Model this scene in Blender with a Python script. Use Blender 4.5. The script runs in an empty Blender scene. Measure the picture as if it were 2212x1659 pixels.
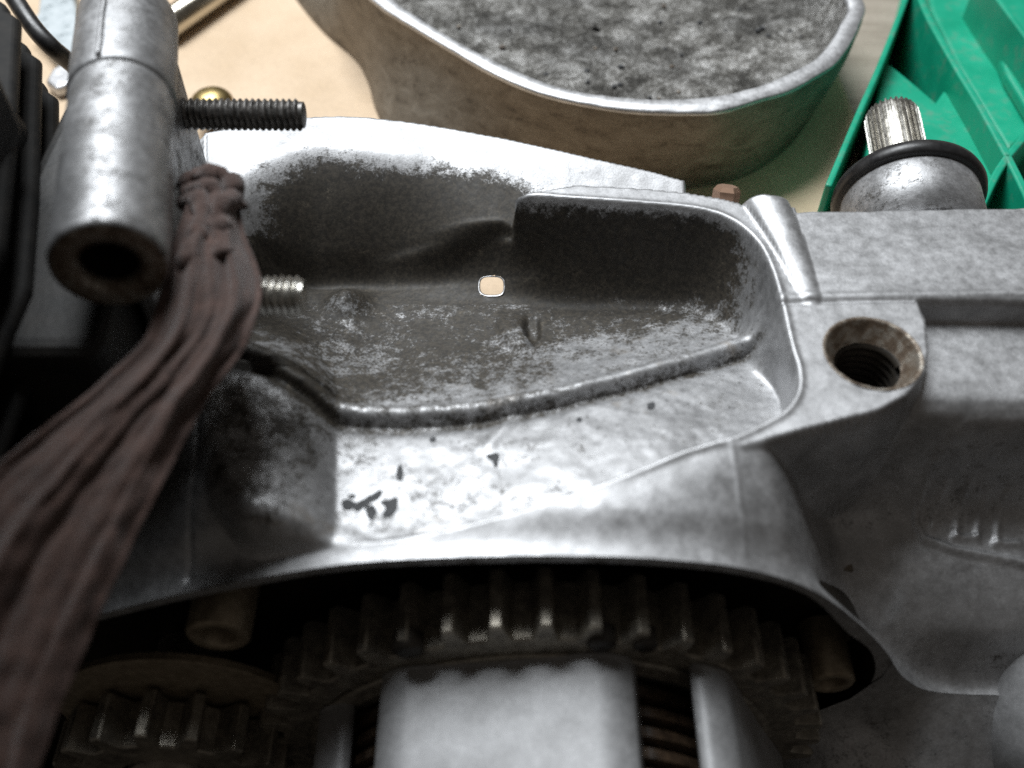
import bpy, bmesh, math, random
import numpy as np
from mathutils import Vector, Matrix, noise as mnoise

random.seed(7); np.random.seed(7)
sc = bpy.context.scene
U = 0.0008                       # one working unit is 0.8 mm

# ------------------------------------------------------------------ camera
PITCH = math.radians(50.0); DIST = 255.0; FPX = 2170.0; CX, CY = 1106.0, 829.0
CAM = np.array((0.0, -DIST*math.cos(PITCH), DIST*math.sin(PITCH)))
cd = bpy.data.cameras.new('camera'); cam = bpy.data.objects.new('camera', cd)
sc.collection.objects.link(cam); sc.camera = cam
cam.location = Vector(CAM*U); cam.rotation_euler = (math.radians(90)-PITCH, 0, 0)
cd.sensor_width = 36.0; cd.lens = 36.0*FPX/2212.0
cd.clip_start = 0.005; cd.clip_end = 20.0
cd.dof.use_dof = True; cd.dof.focus_distance = 325*U; cd.dof.aperture_fstop = 9.0

# ------------------------------------------------------------------ world and window light
w = bpy.data.worlds.new('World'); sc.world = w; w.use_nodes = True
bg = w.node_tree.nodes['Background']; bg.inputs[0].default_value = (1.0, 0.90, 0.80, 1); bg.inputs[1].default_value = 0.075
AZ, EL = math.radians(27), math.radians(58)
LDIR = Vector((-math.sin(AZ)*math.cos(EL), math.cos(AZ)*math.cos(EL), math.sin(EL)))
ld = bpy.data.lights.new('window_light', 'AREA'); ld.shape = 'RECTANGLE'; ld.size = 0.9; ld.size_y = 0.7
ld.energy = 39.0; ld.color = (0.93, 0.97, 1.0)
lo = bpy.data.objects.new('window_light', ld); sc.collection.objects.link(lo)
lo.location = LDIR*1.5; lo.rotation_euler = LDIR.to_track_quat('Z', 'Y').to_euler()
sc.view_settings.view_transform = 'Standard'; sc.view_settings.look = 'None'
sc.view_settings.exposure = 0.0; sc.view_settings.gamma = 1.0
sc.view_settings.use_curve_mapping = False
sc.cycles.use_denoising = False

# ------------------------------------------------------------------ geometry helpers (working units)
CP, SP = math.cos(PITCH), math.sin(PITCH)
def ray(px, py):
    u = (px-CX)/FPX; t = (CY-py)/FPX
    return np.array((u, CP+t*SP, -SP+t*CP))
def Z(px, py, z):                 # sight line meets the level z
    d = ray(px, py); s = (z-CAM[2])/d[2]; return CAM+s*d
def YP(px, py, y):                # sight line meets the upright plane y
    d = ray(px, py); s = (y-CAM[1])/d[1]; return CAM+s*d
def zs(pts, z=None):
    return np.array([Z(p[0], p[1], p[2] if z is None else z) for p in pts])
def catmull(pts, n, closed=False):
    P = np.asarray(pts, float); m = len(P)
    if closed: Q = np.vstack([P[-1], P, P[0], P[1]]); segs = m
    else: Q = np.vstack([2*P[0]-P[1], P, 2*P[-1]-P[-2]]); segs = m-1
    dense = []
    for i in range(segs):
        a, b, c, d = Q[i], Q[i+1], Q[i+2], Q[i+3]
        for t in np.linspace(0, 1, 24, endpoint=False):
            dense.append(.5*((2*b)+(c-a)*t+(2*a-5*b+4*c-d)*t*t+(-a+3*b-3*c+d)*t**3))
    dense.append(P[0] if closed else P[-1]); D = np.array(dense)
    L = np.r_[0, np.cumsum(np.linalg.norm(np.diff(D, axis=0), axis=1))]
    tt = np.linspace(0, L[-1], n+1)[:-1] if closed else np.linspace(0, L[-1], n)
    return np.stack([np.interp(tt, L, D[:, k]) for k in range(D.shape[1])], 1)
def sstep(x, a=0.0, b=1.0):
    t = np.clip((x-a)/(b-a), 0, 1); return t*t*(3-2*t)
def polydist(X, Y, poly, closed=True):
    P = np.asarray(poly)[:, :2]; n = len(P)
    d2 = np.full(X.shape, 1e18); inside = np.zeros(X.shape, bool)
    for i in range(n if closed else n-1):
        a, b = P[i], P[(i+1) % n]; e = b-a; L = e@e+1e-12
        t = np.clip(((X-a[0])*e[0]+(Y-a[1])*e[1])/L, 0, 1)
        d2 = np.minimum(d2, (X-a[0]-t*e[0])**2+(Y-a[1]-t*e[1])**2)
        if closed and abs(e[1]) > 1e-12:
            c = (a[1] > Y) != (b[1] > Y)
            inside ^= c & (X < e[0]*(Y-a[1])/e[1]+a[0])
    d = np.sqrt(d2)
    return np.where(inside, d, -d) if closed else d
def tps(pts, smooth=0.0):
    P = np.asarray(pts, float); n = len(P); A = np.zeros((n+3, n+3))
    r = np.linalg.norm(P[:, None, :2]-P[None, :, :2], axis=2)
    A[:n, :n] = np.where(r > 0, r*r*np.log(r+1e-9), 0)+smooth*np.eye(n)
    A[:n, n] = 1; A[:n, n+1:] = P[:, :2]; A[n, :n] = 1; A[n+1:, :n] = P[:, :2].T
    c = np.linalg.solve(A, np.r_[P[:, 2], 0, 0, 0])
    def f(X, Y):
        out = c[n]+c[n+1]*X+c[n+2]*Y
        for i in range(n):
            q = (X-P[i, 0])**2+(Y-P[i, 1])**2
            out = out+c[i]*.5*q*np.log(q+1e-9)
        return out
    return f
def vnoise(X, Y, s, seed=0):      # cheap smooth value noise
    rng = np.random.RandomState(seed); G = rng.rand(128, 128)
    x = X/s+500.3; y = Y/s+500.7; i = np.floor(x).astype(int); j = np.floor(y).astype(int)
    fx = sstep(x-i); fy = sstep(y-j); g = lambda a, b: G[a % 128, b % 128]
    return (g(i, j)*(1-fx)*(1-fy)+g(i+1, j)*fx*(1-fy)+g(i, j+1)*(1-fx)*fy+g(i+1, j+1)*fx*fy)*2-1

def link(o, parent=None):
    sc.collection.objects.link(o)
    if parent is not None:
        o.parent = parent
        L = Vector((0, 0, 0)); p = parent
        while p is not None: L += p.location; p = p.parent
        o.location = -L
    return o
def mesh(name, verts, faces, mat, parent=None, smooth=True, auto=None, attrs=None):
    me = bpy.data.meshes.new(name)
    V = np.asarray(verts, float)*U
    me.from_pydata([tuple(v) for v in V], [], [tuple(int(i) for i in f) for f in faces])
    if attrs:
        for k, a in attrs.items():
            at = me.attributes.new(k, 'FLOAT', 'POINT'); at.data.foreach_set('value', np.asarray(a, np.float32))
    if smooth: me.polygons.foreach_set('use_smooth', [True]*len(me.polygons))
    me.materials.append(M[mat]); me.update()
    if auto is not None:
        bm = bmesh.new(); bm.from_mesh(me)
        for e in bm.edges:
            if len(e.link_faces) == 2 and e.calc_face_angle(0) > math.radians(auto): e.smooth = False
        bm.to_mesh(me); bm.free()
    return link(bpy.data.objects.new(name, me), parent)
def grid_faces(nu, nv, wrapu=False, wrapv=False):
    F = []
    for i in range(nu if wrapu else nu-1):
        for j in range(nv if wrapv else nv-1):
            a, b = i, (i+1) % nu; c, d = j, (j+1) % nv
            F.append((a*nv+c, b*nv+c, b*nv+d, a*nv+d))
    return F
def frame(axis):
    a = np.asarray(axis, float); a = a/np.linalg.norm(a)
    r = np.array((0, 0, 1.0)) if abs(a[2]) < .9 else np.array((0, 1.0, 0))
    x = np.cross(r, a); x /= np.linalg.norm(x); return a, x, np.cross(a, x)
def lathe(prof, org, axis, n=40, jitter=0.0):   # prof: (distance along axis, radius)
    a, x, y = frame(axis); V = []; o = np.asarray(org, float)
    for h, r in prof:
        for k in range(n):
            t = 2*math.pi*k/n; V.append(o+a*h+(x*math.cos(t)+y*math.sin(t))*r)
    F = []
    for i in range(len(prof)-1):
        for k in range(n):
            l = (k+1) % n; F.append((i*n+k, i*n+l, (i+1)*n+l, (i+1)*n+k))
    return V, F
def loft(curves, n, m, closed=False, smooth_across=True):
    C = np.array([catmull(c, n, closed) for c in curves])
    if smooth_across and len(curves) > 2:
        G = np.stack([catmull(C[:, i], m) for i in range(n)], 0)
    else:
        t = np.linspace(0, len(curves)-1, m); G = np.zeros((n, m, 3))
        for k in range(3):
            for i in range(n): G[i, :, k] = np.interp(t, np.arange(len(curves)), C[:, i, k])
    return G.reshape(-1, 3), grid_faces(n, m, wrapu=closed)
def sweep(path, rad, n=10, cap=True):
    P = np.asarray(path, float); m = len(P); V = []; F = []
    T = np.gradient(P, axis=0); T /= np.linalg.norm(T, axis=1)[:, None]
    up = np.array((0, 0, 1.0)); x = np.cross(T[0], up)
    if np.linalg.norm(x) < .1: x = np.cross(T[0], (1.0, 0, 0))
    for i in range(m):
        x = x-T[i]*(x@T[i]); x /= np.linalg.norm(x); y = np.cross(T[i], x)
        r = rad[i] if hasattr(rad, '__len__') else rad
        for k in range(n):
            t = 2*math.pi*k/n; V.append(P[i]+(x*math.cos(t)+y*math.sin(t))*r)
    for i in range(m-1):
        for k in range(n):
            l = (k+1) % n; F.append((i*n+k, i*n+l, (i+1)*n+l, (i+1)*n+k))
    if cap: F.append(tuple(range(n))[::-1]); F.append(tuple((m-1)*n+k for k in range(n)))
    return V, F
def prism(poly, z0, z1):
    n = len(poly); V = [(p[0], p[1], z1) for p in poly]+[(p[0], p[1], z0) for p in poly]
    F = [tuple(range(n)), tuple(range(2*n-1, n-1, -1))]
    F += [(i, n+i, n+(i+1) % n, (i+1) % n) for i in range(n)]
    return V, F
def fixnormals(o):
    bm = bmesh.new(); bm.from_mesh(o.data); bmesh.ops.recalc_face_normals(bm, faces=bm.faces[:]); bm.to_mesh(o.data); bm.free(); return o
def bevel(o, wdt, seg=3):
    b = o.modifiers.new('bevel', 'BEVEL'); b.width = wdt*U; b.segments = seg; b.limit_method = 'ANGLE'; b.angle_limit = math.radians(35); return o
def solid(o, t, off=-1):
    s = o.modifiers.new('solid', 'SOLIDIFY'); s.thickness = t*U; s.offset = off; return o
def thing(name, label, cat, base, group=None):
    o = bpy.data.objects.new(name, None); sc.collection.objects.link(o)
    o.location = Vector(np.asarray(base, float)*U); o.empty_display_size = .01
    o['label'] = label; o['category'] = cat
    if group: o['group'] = group
    return o

# ------------------------------------------------------------------ materials
M = {}
class NT:
    def __init__(s, name):
        m = bpy.data.materials.new(name); m.use_nodes = True; M[name] = m
        s.t = m.node_tree; s.b = s.t.nodes['Principled BSDF']
        s.co = s.t.nodes.new('ShaderNodeTexCoord').outputs['Object']
    def new(s, k): return s.t.nodes.new(k)
    def l(s, a, b): s.t.links.new(a, b)
    def noise(s, scale, detail=4, rough=.6, dist=0.0, vec=None, stretch=None):
        n = s.new('ShaderNodeTexNoise'); n.inputs['Scale'].default_value = scale; n.inputs['Detail'].default_value = detail
        n.inputs['Roughness'].default_value = rough; n.inputs['Distortion'].default_value = dist
        v = vec or s.co
        if stretch:
            mp = s.new('ShaderNodeMapping'); mp.inputs['Scale'].default_value = stretch; s.l(v, mp.inputs[0]); v = mp.outputs[0]
        s.l(v, n.inputs['Vector']); return n.outputs['Fac']
    def vor(s, scale, rnd=1.0):
        n = s.new('ShaderNodeTexVoronoi'); n.inputs['Scale'].default_value = scale; n.inputs['Randomness'].default_value = rnd
        s.l(s.co, n.inputs['Vector']); return n.outputs['Distance']
    def ramp(s, fac, stops):
        r = s.new('ShaderNodeValToRGB'); e = r.color_ramp.elements
        while len(e) < len(stops): e.new(.5)
        for q, (p, c) in zip(e, stops):
            q.position = p; q.color = (c, c, c, 1) if not hasattr(c, '__len__') else (*c, 1)
        s.l(fac, r.inputs[0]); return r.outputs[0]
    def mix(s, fac, a, b, mode='MIX'):
        n = s.new('ShaderNodeMix'); n.data_type = 'RGBA'; n.blend_type = mode
        for sock, v in ((n.inputs[0], fac), (n.inputs[6], a), (n.inputs[7], b)):
            if isinstance(v, (int, float)): sock.default_value = v
            elif isinstance(v, tuple): sock.default_value = (*v, 1)
            else: s.l(v, sock)
        return n.outputs[2]
    def math(s, op, a, b=0.0, clamp=False):
        n = s.new('ShaderNodeMath'); n.operation = op; n.use_clamp = clamp
        for sock, v in ((n.inputs[0], a), (n.inputs[1], b)):
            if isinstance(v, (int, float)): sock.default_value = v
            else: s.l(v, sock)
        return n.outputs[0]
    def attr(s, name):
        n = s.new('ShaderNodeAttribute'); n.attribute_name = name; return n.outputs['Fac']
    def bump(s, h, strength=.3, dist=.0003):
        n = s.new('ShaderNodeBump'); n.inputs['Strength'].default_value = strength; n.inputs['Distance'].default_value = dist
        s.l(h, n.inputs['Height']); s.l(n.outputs[0], s.b.inputs['Normal'])
    def set(s, **k):
        for a, v in k.items():
            sock = s.b.inputs[a.replace('_', ' ')]
            if isinstance(v, (int, float)): sock.default_value = v
            elif isinstance(v, tuple): sock.default_value = (*v, 1)
            else: s.l(v, sock)

def alu(name, lo=.36, hi=.57, rlo=.42, rhi=.6, grime_shade=0.0, gcol=(.018, .015, .011), gscale=260, metal=.78, use_attr=False, stain=.5):
    t = NT(name)
    big = t.noise(95, 5, .65, .3); mid = t.noise(420, 5, .7); fine = t.noise(1900, 3, .6)
    c = t.ramp(big, [(.32, (lo, lo, lo*1.01)), (.68, (hi, hi*1.003, hi*1.02))])
    c = t.mix(.32, c, t.ramp(mid, [(.35, .5), (.62, 1.0)]), 'MULTIPLY')
    c = t.mix(.2*stain/.5, c, t.ramp(fine, [(.4, .35), (.55, 1.0)]), 'MULTIPLY')
    g = t.math('ADD', t.math('MULTIPLY', t.noise(gscale, 8, .8, .3), .85), t.math('MULTIPLY', t.noise(1300, 4, .8), .5))
    if use_attr:
        g = t.math('ADD', g, t.math('MULTIPLY', t.attr('grime_shade'), .55))
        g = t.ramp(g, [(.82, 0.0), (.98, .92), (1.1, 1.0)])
    else:
        g = t.ramp(g, [(.98-.46*grime_shade, 0.0), (1.12-.46*grime_shade, 1.0)]) if grime_shade > 0 else t.ramp(g, [(.93, 0.0), (.99, .5)])
    if use_attr:
        vs = t.new('ShaderNodeTexVoronoi'); vs.inputs['Scale'].default_value = 520; t.l(t.co, vs.inputs['Vector'])
        sp = t.math('MULTIPLY', t.ramp(vs.outputs['Distance'], [(.10, 1.0), (.24, 0.0)]), t.ramp(t.noise(240, 3, .7), [(.48, 0.0), (.56, .9)]))
        sp = t.math('MULTIPLY', sp, t.attr('speck'))
        c = t.mix(sp, c, (.05, .046, .04))
        c = t.mix(t.math('MULTIPLY', t.attr('speck'), t.ramp(t.noise(75, 4, .7), [(.60, 0.0), (.72, .45)])), c, (.26, .20, .13))
    gc = t.mix(t.ramp(t.noise(850, 5, .8), [(.42, 0.0), (.62, 1.0)]), gcol, tuple(x*3.0 for x in gcol))
    gc = t.mix(t.ramp(t.noise(330, 7, .85, .3), [(.58, 0.0), (.70, .8)]), gc, tuple(x*8.0 for x in gcol))
    t.set(Base_Color=t.mix(g, c, gc), Metallic=t.math('MULTIPLY', t.math('SUBTRACT', 1.0, g), metal),
          Roughness=t.math('ADD', t.ramp(mid, [(.3, rlo), (.7, rhi)]), t.math('MULTIPLY', g, .15), True))
    h = t.math('ADD', t.math('MULTIPLY', t.noise(900, 4, .65), .7), t.math('MULTIPLY', fine, .5))
    t.bump(t.math('ADD', h, t.math('MULTIPLY', g, .5)), .22, .0002)
    return t
alu('cast_aluminium', use_attr=True)
alu('clean_aluminium', .42, .70, .36, .55, grime_shade=.12)
alu('worn_aluminium', .30, .60, .38, .56, grime_shade=.68, gscale=120, gcol=(.03, .028, .026))
alu('grimy_aluminium', .24, .50, .4, .6, grime_shade=.55, gscale=150, gcol=(.03, .028, .025))
alu('drum_aluminium', .24, .36, .5, .62, grime_shade=.2, metal=.3, gscale=90, gcol=(.06, .055, .05))
alu('cover_rim', .50, .72, .4, .6, grime_shade=.15, gscale=400)
t = NT('cover_wall'); n = t.noise(110, 7, .72, .5, None, (1, 1, 2.2)); f = t.noise(900, 4, .7)
c = t.ramp(n, [(.30, (.05, .04, .03)), (.42, (.17, .14, .105)), (.62, (.25, .215, .17)), (.75, (.29, .26, .22))])
t.set(Base_Color=t.mix(.4, c, t.ramp(f, [(.35, .5), (.6, 1.0)]), 'MULTIPLY'), Metallic=.25, Roughness=.55); t.bump(f, .3, .0003)
t = NT('cover_inside')
g = t.math('ADD', t.math('MULTIPLY', t.noise(90, 8, .8, .3), .8), t.math('MULTIPLY', t.noise(900, 6, .9), .85))
c = t.ramp(g, [(.66, (.018, .016, .013)), (.77, (.07, .065, .055)), (.86, (.30, .29, .27)), (.95, (.75, .74, .72))])
c = t.mix(.6, c, t.ramp(t.noise(38, 3, .6), [(.38, .2), (.58, 1.0)]), 'MULTIPLY')
rust = t.ramp(t.vor(260), [(.05, 1.0), (.12, 0.0)])
c = t.mix(t.math('MULTIPLY', rust, t.ramp(t.noise(200, 2), [(.5, 0.0), (.6, .8)])), c, (.09, .04, .018))
t.set(Base_Color=c, Metallic=t.ramp(g, [(.7, 0.0), (1.0, .6)]), Roughness=.55); t.bump(g, .9, .0012)
t = NT('thread_steel'); n = t.noise(700, 4)
t.set(Base_Color=t.ramp(n, [(.3, (.06, .058, .055)), (.7, (.22, .21, .20))]), Metallic=.85, Roughness=t.ramp(n, [(.3, .35), (.7, .55)]))
t = NT('plated_steel'); n = t.noise(600, 4)
t.set(Base_Color=t.ramp(n, [(.3, (.30, .29, .26)), (.7, (.60, .58, .54))]), Metallic=.95, Roughness=t.ramp(n, [(.3, .25), (.7, .42)]))
t = NT('gear_steel'); n = t.noise(350, 5, .7)
t.set(Base_Color=t.ramp(n, [(.3, (.15, .135, .115)), (.7, (.42, .385, .32))]), Metallic=.65, Roughness=t.ramp(n, [(.3, .3), (.7, .5)])); t.bump(t.noise(1500, 3), .2, .0002)
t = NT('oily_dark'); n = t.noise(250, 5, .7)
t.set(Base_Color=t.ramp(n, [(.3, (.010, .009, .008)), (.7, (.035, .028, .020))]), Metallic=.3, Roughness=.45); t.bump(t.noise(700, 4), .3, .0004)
t = NT('friction_plate'); n = t.noise(500, 4)
t.set(Base_Color=t.ramp(n, [(.3, (.02, .014, .010)), (.7, (.07, .045, .028))]), Roughness=.3, Coat_Weight=.5)
t = NT('dowel_steel'); n = t.noise(500, 4)
t.set(Base_Color=t.ramp(n, [(.3, (.20, .16, .11)), (.7, (.36, .30, .22))]), Metallic=.6, Roughness=.5)
t = NT('rusty_metal'); n = t.noise(420, 6, .7)
t.set(Base_Color=t.ramp(n, [(.3, (.03, .02, .013)), (.46, (.11, .078, .052)), (.6, (.30, .27, .23)), (.75, (.46, .44, .40))]), Metallic=t.ramp(n, [(.4, .1), (.6, .85)]), Roughness=.5); t.bump(n, .6, .0004)
t = NT('black_rubber'); n = t.noise(300, 4)
t.set(Base_Color=t.ramp(n, [(.3, (.010, .010, .011)), (.7, (.022, .021, .021))]), Roughness=t.ramp(n, [(.3, .30), (.7, .5)])); t.bump(t.noise(1200, 3), .1, .0002)
t = NT('fin_black'); n = t.noise(200, 5, .7)
t.set(Base_Color=t.ramp(n, [(.35, (.005, .005, .005)), (.7, (.018, .016, .014))]), Roughness=.7, Specular_IOR_Level=.25)
t = NT('black_paint'); n = t.noise(200, 5, .7)
t.set(Base_Color=t.ramp(n, [(.35, (.006, .006, .006)), (.7, (.022, .019, .016))]), Roughness=.6); t.bump(t.noise(800, 4), .4, .0004)
t = NT('rag_cloth'); n = t.noise(160, 5, .7); wv = t.noise(3200, 2, .5)
c = t.ramp(n, [(.3, (.040, .020, .015)), (.7, (.105, .058, .045))])
c = t.mix(.5, c, t.ramp(t.noise(420, 4, .7), [(.4, .45), (.6, 1.0)]), 'MULTIPLY')
t.set(Base_Color=c, Roughness=.95, Sheen_Weight=.25); t.bump(t.math('ADD', wv, t.math('MULTIPLY', t.noise(900, 3), .6)), .8, .0006)
t = NT('brass'); t.set(Base_Color=(.36, .27, .12), Metallic=1.0, Roughness=t.ramp(t.noise(500), [(.3, .3), (.7, .45)]))
t = NT('chrome'); t.set(Base_Color=(.52, .48, .40), Metallic=1.0, Roughness=t.ramp(t.noise(300), [(.3, .16), (.7, .3)]))
t = NT('green_plastic'); n = t.noise(70, 5, .6); d = t.ramp(t.math('ADD', t.noise(240, 6, .7), t.math('MULTIPLY', n, .5)), [(.78, 0.0), (.95, .45)])
t.set(Base_Color=t.mix(d, t.ramp(n, [(.3, (.005, .285, .165)), (.7, (.008, .36, .215))]), (.17, .24, .19)), Roughness=t.ramp(n, [(.3, .34), (.7, .5)]), Subsurface_Weight=0.0); t.bump(t.noise(900, 2), .08, .0002)
t = NT('cardboard'); n = t.noise(30, 4, .6); f = t.noise(700, 4, .7); lines = t.noise(160, 2, .5, 0, None, (1, .03, 1))
c = t.ramp(n, [(.3, (.60, .45, .30)), (.7, (.72, .56, .40))])
c = t.mix(.35, c, t.ramp(f, [(.35, .7), (.6, 1.0)]), 'MULTIPLY')
c = t.mix(t.ramp(t.vor(190), [(.02, .8), (.05, 0.0)]), c, (.05, .04, .03))
t.set(Base_Color=c, Roughness=.8); t.bump(t.math('ADD', f, t.math('MULTIPLY', lines, 1.5)), .2, .0004)
t = NT('bench_wood'); n = t.noise(40, 6, .7, .6, None, (.12, 2.2, 1)); f = t.noise(500, 4, .7)
c = t.ramp(n, [(.3, (.20, .165, .125)), (.5, (.33, .285, .23)), (.7, (.40, .35, .29))])
t.set(Base_Color=t.mix(.4, c, t.ramp(f, [(.35, .6), (.6, 1.0)]), 'MULTIPLY'), Roughness=.75); t.bump(n, .4, .0006)
t = NT('grey_paint'); n = t.noise(260, 6, .7); sp = t.ramp(n, [(.36, (.10, .12, .13)), (.46, (.42, .47, .49)), (.7, (.56, .60, .62))])
t.set(Base_Color=sp, Roughness=.55); t.bump(n, .3, .0005)
t = NT('copper_bolt'); t.set(Base_Color=(.42, .27, .19), Metallic=.7, Roughness=.45)
t = NT('dirt'); n = t.noise(900, 5, .8); t.set(Base_Color=t.ramp(n, [(.35, (.022, .023, .025)), (.6, (.06, .062, .066)), (.75, (.16, .16, .165))]), Roughness=.65); t.bump(n, .6, .0004)

# ------------------------------------------------------------------ bench and cardboard
TABLE = -70.0
GROUND = -200.0
V, F = prism([(-900, 66), (900, 66), (900, 1100), (-900, 1100)], TABLE-30, TABLE-2.2)
o = mesh('bench', V, F, 'bench_wood', smooth=False); o['kind'] = 'structure'
V, F = prism([(-900, -700), (900, -700), (900, 900), (-900, 900)], GROUND-20, GROUND)
o = mesh('floor', V, F, 'oily_dark', smooth=False); o['kind'] = 'structure'
e0 = Z(1770, 60, TABLE)[:2]; e1 = Z(1880, 335, TABLE)[:2]; dv = (e1-e0)/np.linalg.norm(e1-e0)
nx, ny = 60, 60
pa = e0-dv*420; pb = e1+dv*420
tt_ = (67-pa[1])/(pb[1]-pa[1]); pb = pa+(pb-pa)*tt_
V, F = prism([(-700, pb[1]), tuple(pb), tuple(pa), (-700, pa[1])], TABLE-2.15, TABLE)
o = fixnormals(mesh('cardboard_sheet', V, F, 'cardboard', smooth=False))
o['label'] = 'flat tan cardboard sheet lying under the engine parts'; o['category'] = 'cardboard'

# ------------------------------------------------------------------ engine crankcase: the big casting
GX = np.arange(-150, 190.01, .6); YF = -47.0; GY = np.r_[np.arange(YF, 126, .6)]
X, Y = np.meshgrid(GX, GY, indexing='ij')
def P3(l): return [tuple(Z(*p)) for p in l]
# front lip heights along y = YF
lipp = [YP(px_, py_, YF) for px_, py_ in ((-60, 1420), (60, 1375), (200, 1330), (400, 1280), (600, 1240), (750, 1217), (900, 1206), (1050, 1201), (1200, 1199), (1400, 1205), (1600, 1226), (1750, 1272), (1850, 1340))]
LX = [-200]+[p[0] for p in lipp]+[99, 109, 122, 150, 200]
LZ = [-90]+[p[2] for p in lipp]+[-54, -71, -81, -83, -84]
LL = catmull(np.array(list(zip(LX, LZ))), 500); lipf = lambda x: np.interp(x, LL[:, 0], LL[:, 1])
lip = [(x, YF, z) for x, z in zip(LX, LZ) if x < 75]
ctrl = lip + P3([
 (420, 1240, -20), (600, 1207, -12), (720, 1178, -7.6), (900, 1150, -4.4), (1100, 1108, -2.8), (1300, 1040, -1.6), (1480, 972, -.6), (1600, 945, 0),
 (1300, 1120, -2.6), (1450, 1080, -2.8), (1580, 1080, -4.6), (1450, 1150, -5), (900, 1175, -4.2), (1100, 1150, -3.2), 
 (2100, 640, 0), (2400, 700, 0), (1700, 800, 0), (2000, 800, 0),
 (1560, 500, 0), (1650, 700, 0), (1900, 560, 0), (2200, 560, 0), (2400, 560, 0), (1560, 800, 0),
 (450, 290, 0), (800, 330, 0), (1300, 350, 0),
 (430, 420, 0), (300, 500, -2), (300, 800, -8), (420, 900, -2), (440, 1060, -5), (300, 1100, -18), (200, 1000, -16)])
H = tps(ctrl, 2.0)(X, Y)
RY = catmull(np.array([(-62, -104), (-47, -82), (-39, -69), (-31, -59), (-22, -52.5), (-14, -49.5), (-9, -46), (-5.5, -37), (-3.5, -25), (-1.5, -15.5), (1, -10.8), (7, -8.8), (30, -8.2), (130, -8)], float), 400)
RS = np.interp(Y, RY[:, 0], RY[:, 1])-.02*(X-120)
wr = sstep(X+.25*(Y+10), 57, 92)
H = H*(1-wr)+RS*wr
wn = sstep(X, 100, 116); H = np.where(Y < -28, H+(lipf(X)-H)*(1-sstep(Y, YF, -35-6*0*wn)), H)
# far shelf: follows the long shallow far edge, tips towards the pocket on the right
fe = catmull(zs([(395, 300, 0), (440, 286, 0), (540, 266, -1), (650, 253, -1), (760, 250, -2), (900, 264, -3), (1100, 299, -5), (1300, 344, -7), (1400, 366, -8), (1480, 388, -9), (1560, 405, -9)]), 80)
SH = np.interp(X, fe[:, 0], fe[:, 2])-np.interp(X, [-60, 0, 30], [0, .24, .36])*np.clip(np.interp(X, fe[:, 0], fe[:, 1])-Y, 0, 60)
ws = sstep(Y, 60, 70)*(1-sstep(X, 60, 72))
H = H*(1-ws)+SH*ws
# raised machined deck, rim band and threaded lug
plate = zs([(1112, 412), (1180, 402), (1240, 391), (1300, 393), (1400, 399), (1490, 408), (1560, 420), (1610, 434), (1728, 440), (2420, 440), (2420, 647), (1986, 649),
            (2003, 690), (2010, 760), (2002, 805), (1965, 855), (1900, 890), (1760, 925), (1612, 962), (1560, 960), (1500, 700), (1300, 500), (1120, 460)], 0)
dpl = polydist(X, Y, plate)
k = sstep(dpl, -1.0, .6); xt0, xt1 = Z(1095, 412, 0)[0], Z(1190, 412, 0)[0]
ptop = -.02*np.clip(Y-30, 0, 50)+.12*vnoise(X, Y, 14, 3)-1.5*(1-sstep(X, xt0, xt1))*sstep(Y, 60, 70)
H = H*(1-k)+ptop*k
# step and groove along the right of the deck
sl = zs([(1985, 650), (2430, 643)], 0); dsl = polydist(X, Y, sl, False)
# lug finger beside the deck
fc = catmull(zs([(1652, 428), (1690, 500), (1722, 570), (1752, 645)], 0), 60)[:, :2]
df = polydist(X, Y, fc, False); along = np.clip((Y-28)/50, 0, 1)
fr = 2.2+5.2*along
H = H+np.sqrt(np.clip(1-(df/fr)**2, 0, 1))*(.8+4.6*along**1.5)*k
# seam step along the deck edge
s2 = zs([(1680, 655), (1800, 650), (2420, 640)], 0); d2 = polydist(X, Y, s2, False)
H = H-.7*np.exp(-(d2/.55)**2)*k
H = H+.5*np.exp(-((d2-2.2)/1.2)**2)*k*(Y > np.interp(X, s2[:, 0], s2[:, 1]))
# pocket
rim = [(1112, 413), (1200, 422), (1270, 428), (1400, 437), (1510, 449), (1580, 473), (1632, 517), (1664, 580), (1686, 660), (1703, 740), (1720, 800),
       (1718, 845), (1692, 885), (1645, 912), (1590, 938)]
front = [(1480, 966, 0), (1300, 1040, -1.6), (1100, 1105, -2.8), (900, 1150, -4.4), (720, 1175, -7.4), (600, 1195, -11.5), (520, 1165, -8), (450, 1085, -5)]
left = [(425, 960), (430, 820), (465, 650), (490, 500), (535, 441), (620, 425), (750, 413), (900, 409), (1020, 409), (1085, 411)]
pk = np.vstack([catmull(zs(rim, 0), 90), catmull(zs(front), 60), catmull(zs(left, -1), 60)])
dp = polydist(X, Y, pk)
floorc = P3([(1640, 885, -13), (1500, 960, -8), (1300, 1030, -6), (1100, 1090, -7), (900, 1130, -8), (740, 1150, -9), (600, 1150, -8),
 (1600, 760, -20), (1450, 805, -17), (1250, 860, -14), (1000, 905, -14), (800, 905, -15), (650, 870, -15), (520, 800, -15),
 (1640, 640, -30), (1500, 640, -31), (1300, 640, -33), (1062, 618, -34), (900, 620, -34), (750, 620, -34), (600, 600, -33),
 (1400, 720, -26), (1200, 750, -27), (1000, 780, -26), (800, 780, -27), (1600, 560, -33), (1300, 580, -36), (1000, 580, -37), (700, 580, -36), (500, 580, -34)])
FL = tps(floorc, 4.0)(X, Y)
xh = np.interp(Y, [-45, 0, 20, 60], [-45.0, -50.0, -54.0, -66.0])
xh = np.interp(Y, [-45, -39.5, .4, 20, 60], [-41.5, -42.1, -47.3, -52.0, -66.0]); dx_ = xh-X
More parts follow.
